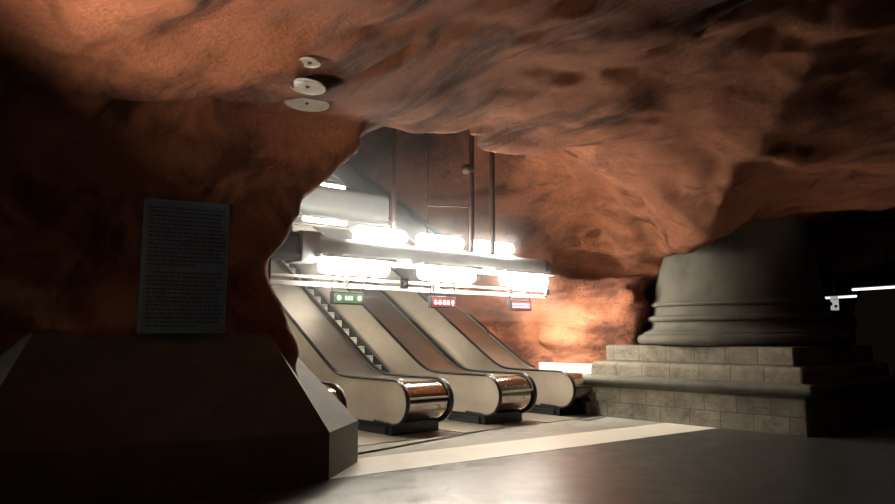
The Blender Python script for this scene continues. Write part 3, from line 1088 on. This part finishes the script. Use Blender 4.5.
make_disc(307.5, 86.5, 38, 'middle grey ceiling disc, half in shadow', (-0.08, 0.08), 0.16)
make_disc(307, 103, 46, 'largest and lowest of the three grey ceiling discs', (-0.05, 0.04), 0.2)

# ------------------------------------------------------------------ plaque on the pier
def on_plane(px, py, P, N):
    d = Vector(((px - 447.5) / F, 0, (252 - py) / F))
    dx = Vector(((px - 447.5) / F, math.cos(PITCH) - (252 - py) / F * math.sin(PITCH), math.sin(PITCH) + (252 - py) / F * math.cos(PITCH)))
    o = Vector((0, 0, EYE))
    k = (P - o).dot(N) / dx.dot(N)
    return o + dx * k
PN = Vector((ND.x, ND.y, 0))
hits = [ROCK_BVH.ray_cast(Vector((0, 0, EYE)), ray_dir(a, b).normalized())[0] for a in (140, 160, 185, 210, 228) for b in (200, 235, 265, 300, 332)]
PP = min(hits, key=lambda h: h.dot(PN)) - PN * 0.05
tl, tr, bl, br_ = [on_plane(a, b, PP, PN) for a, b in ((144, 197), (230, 205), (137, 333), (225, 334))]
c = (tl + tr + bl + br_) / 4
wp = ((tr - tl).length + (br_ - bl).length) / 2
hp = ((tl - bl).length + (tr - br_).length) / 2
t = thing('text_plaque', 'large blue-grey plaque with rows of small dark text on red rock', 'plaque', c, math.atan2(WD.y, WD.x))
m = MB(); m.box((0, 0, 0), (wp, 0.05, hp), bev=0.01); m.build('frame', M_PLAQUE_F, t)
m = MB(); m.box((0, -0.028, 0), (wp - 0.07, 0.012, hp - 0.07)); m.build('tablet', M_PLAQUE, t)
m = MB()
random.seed(3)
rows_ = 30
for k in range(rows_):
    if k == 15:
        m.build('text_block', M_INK, t)
        m = MB()
        continue
    z = hp / 2 - 0.11 - (hp - 0.2) * k / (rows_ - 1)
    x = -wp / 2 + (0.075 if k not in (16, 8) else 0.15)
    end = wp / 2 - random.uniform(0.07, 0.13)
    if k in (14, 29):
        end = 0.1
    while x < end:
        w2 = random.uniform(0.025, 0.085)
        hgt = random.uniform(0.016, 0.024)
        m.box((min(x + w2 / 2, end), -0.0355, z), (w2, 0.003, hgt))
        x += w2 + 0.014
m.build('text_block', M_INK, t)
for sx in (-1, 1):
    for sz in (-1, 1):
        m = MB(); m.tube([(sx * (wp / 2 - 0.03), -0.024, sz * (hp / 2 - 0.03)), (sx * (wp / 2 - 0.03), -0.04, sz * (hp / 2 - 0.03))], 0.012, 10); m.build('screw', M_BLACK, t)
for z in (hp * 0.3, -hp * 0.3):
    for x in (-wp * 0.3, wp * 0.3):
        m = MB(); m.tube([(x, 0.02, z), (x, 0.7, z)], 0.012, 8); m.build('anchor', M_BLACK, t)

# ------------------------------------------------------------------ odds and ends by the right wall
m = MB(); m.box((0, 0, 0.53), (0.4, 1.5, 1.06), bev=0.02)
o = m.build('low_white_wall', M_WHITE); o.location = RT(5.55, 0.5); o.rotation_euler = (0, 0, ROT_R)
tag(o, 'low white wall between the farthest balustrade and the rock', 'low wall')
t = thing('grey_post', 'pale grey post with black foot on the farthest escalator deck', 'post', RT(4.95, 4.5, 0.93 + climb(4.5)), ROT_R)
m = MB(); m.box((0, 0, 0.75), (0.26, 0.16, 0.75), bev=0.02); m.build('post_body', M_RAIL, t)
m = MB(); m.tube([(0.05, 0, -0.02), (0.05, 0, 0.2), (0.03, 0, 0.4)], 0.05, 10); m.build('foot', M_BLACK, t, 60)
o = slab('entrance_mat', [xy(4.2, -1.0), xy(5.0, -0.85), xy(5.0, -0.15), xy(4.2, -0.15)], 0.0035, 0.016, M_MAT)
tag(o, 'dark mat on the pale floor before the farthest balustrade', 'mat')

# strip lights and sign in the dark passage on the right
def strip(px0, py0, px1, py1, Yd, label, dy=0.0):
    a = Vector(((px0 - 447.5) / F * Yd, Yd, EYE + (335 - py0) / F * Yd))
    Y2 = Yd + dy
    b = Vector(((px1 - 447.5) / F * Y2, Y2, EYE + (335 - py1) / F * Y2))
    c = (a + b) / 2
    t = thing('strip_light', label, 'strip light', c, 0, 'strip lights in the dark passage')
    m = MB(); m.tube([a - c, b - c], 0.028, 10); m.build('tube', M_STRIP, t, 60)
    m = MB(); m.tube([a - c + Vector((0, 0, 0.06)), b - c + Vector((0, 0, 0.06))], 0.035, 8); m.build('housing', M_BODY_D, t)
    for f in (0.2, 0.8):
        p = (a - c) * (1 - f) + (b - c) * f
        m = MB(); m.tube([p + Vector((0, 0, 0.06)), p + Vector((0, 0, 1.3))], 0.01, 6); m.build('hanger', M_BLACK, t)
strip(822, 298.5, 856, 296.5, 19.0, 'short white strip light behind the small hanging sign in the passage', -1.0)
strip(853, 290, 900, 287, 17.0, 'long white strip light in the dark passage at the right edge', -1.5)
Yd = 16.5
t = thing('hanging_sign', 'small pale hanging sign right of the column, in front of strip light', 'sign', ((834 - 447.5) / F * Yd, Yd, EYE + (335 - 303.5) / F * Yd), 0)
m = MB(); m.box((0, 0, 0), (0.17, 0.05, 0.32), bev=0.01); m.build('sign_plate', simple('dim_sign_face', (0.35, 0.35, 0.31), 0.5, emit=(0.45, 0.45, 0.40), estr=0.8), t)
m = MB(); m.box((0.01, -0.028, -0.07), (0.06, 0.006, 0.06)); m.box((0.0, -0.028, 0.09), (0.07, 0.006, 0.015)); m.build('sign_mark', M_BLACK, t)
m = MB(); m.tube([(0, 0, 0.15), (0, 0, 1.2)], 0.01, 6); m.build('hanger', M_BLACK, t)

# ------------------------------------------------------------------ scattering volume added for lens bloom and veil around the lamps
hm = bpy.data.materials.new('bloom_haze')
hm.use_nodes = True
nt = hm.node_tree
nt.nodes.clear()
vsn = nt.nodes.new('ShaderNodeVolumeScatter')
vsn.inputs['Color'].default_value = (0.86, 0.95, 1.0, 1)
vsn.inputs['Density'].default_value = 0.045
vsn.inputs['Anisotropy'].default_value = 0.82
oo = nt.nodes.new('ShaderNodeOutputMaterial')
nt.links.new(vsn.outputs[0], oo.inputs['Volume'])
m = MB()
m.add([RT(r, t_, z) for z in (2.0, 7.0) for r, t_ in ((-2.1, -0.3), (5.0, -0.3), (4.4, 9), (-1.4, 9))], [(0, 3, 2, 1), (4, 5, 6, 7), (0, 1, 5, 4), (1, 2, 6, 5), (2, 3, 7, 6), (3, 0, 4, 7)])
o = m.build('bloom_haze', hm)
tag(o, 'thin pale volume added for the bloom around the lamps over the escalators', 'bloom_haze', kind='stuff')
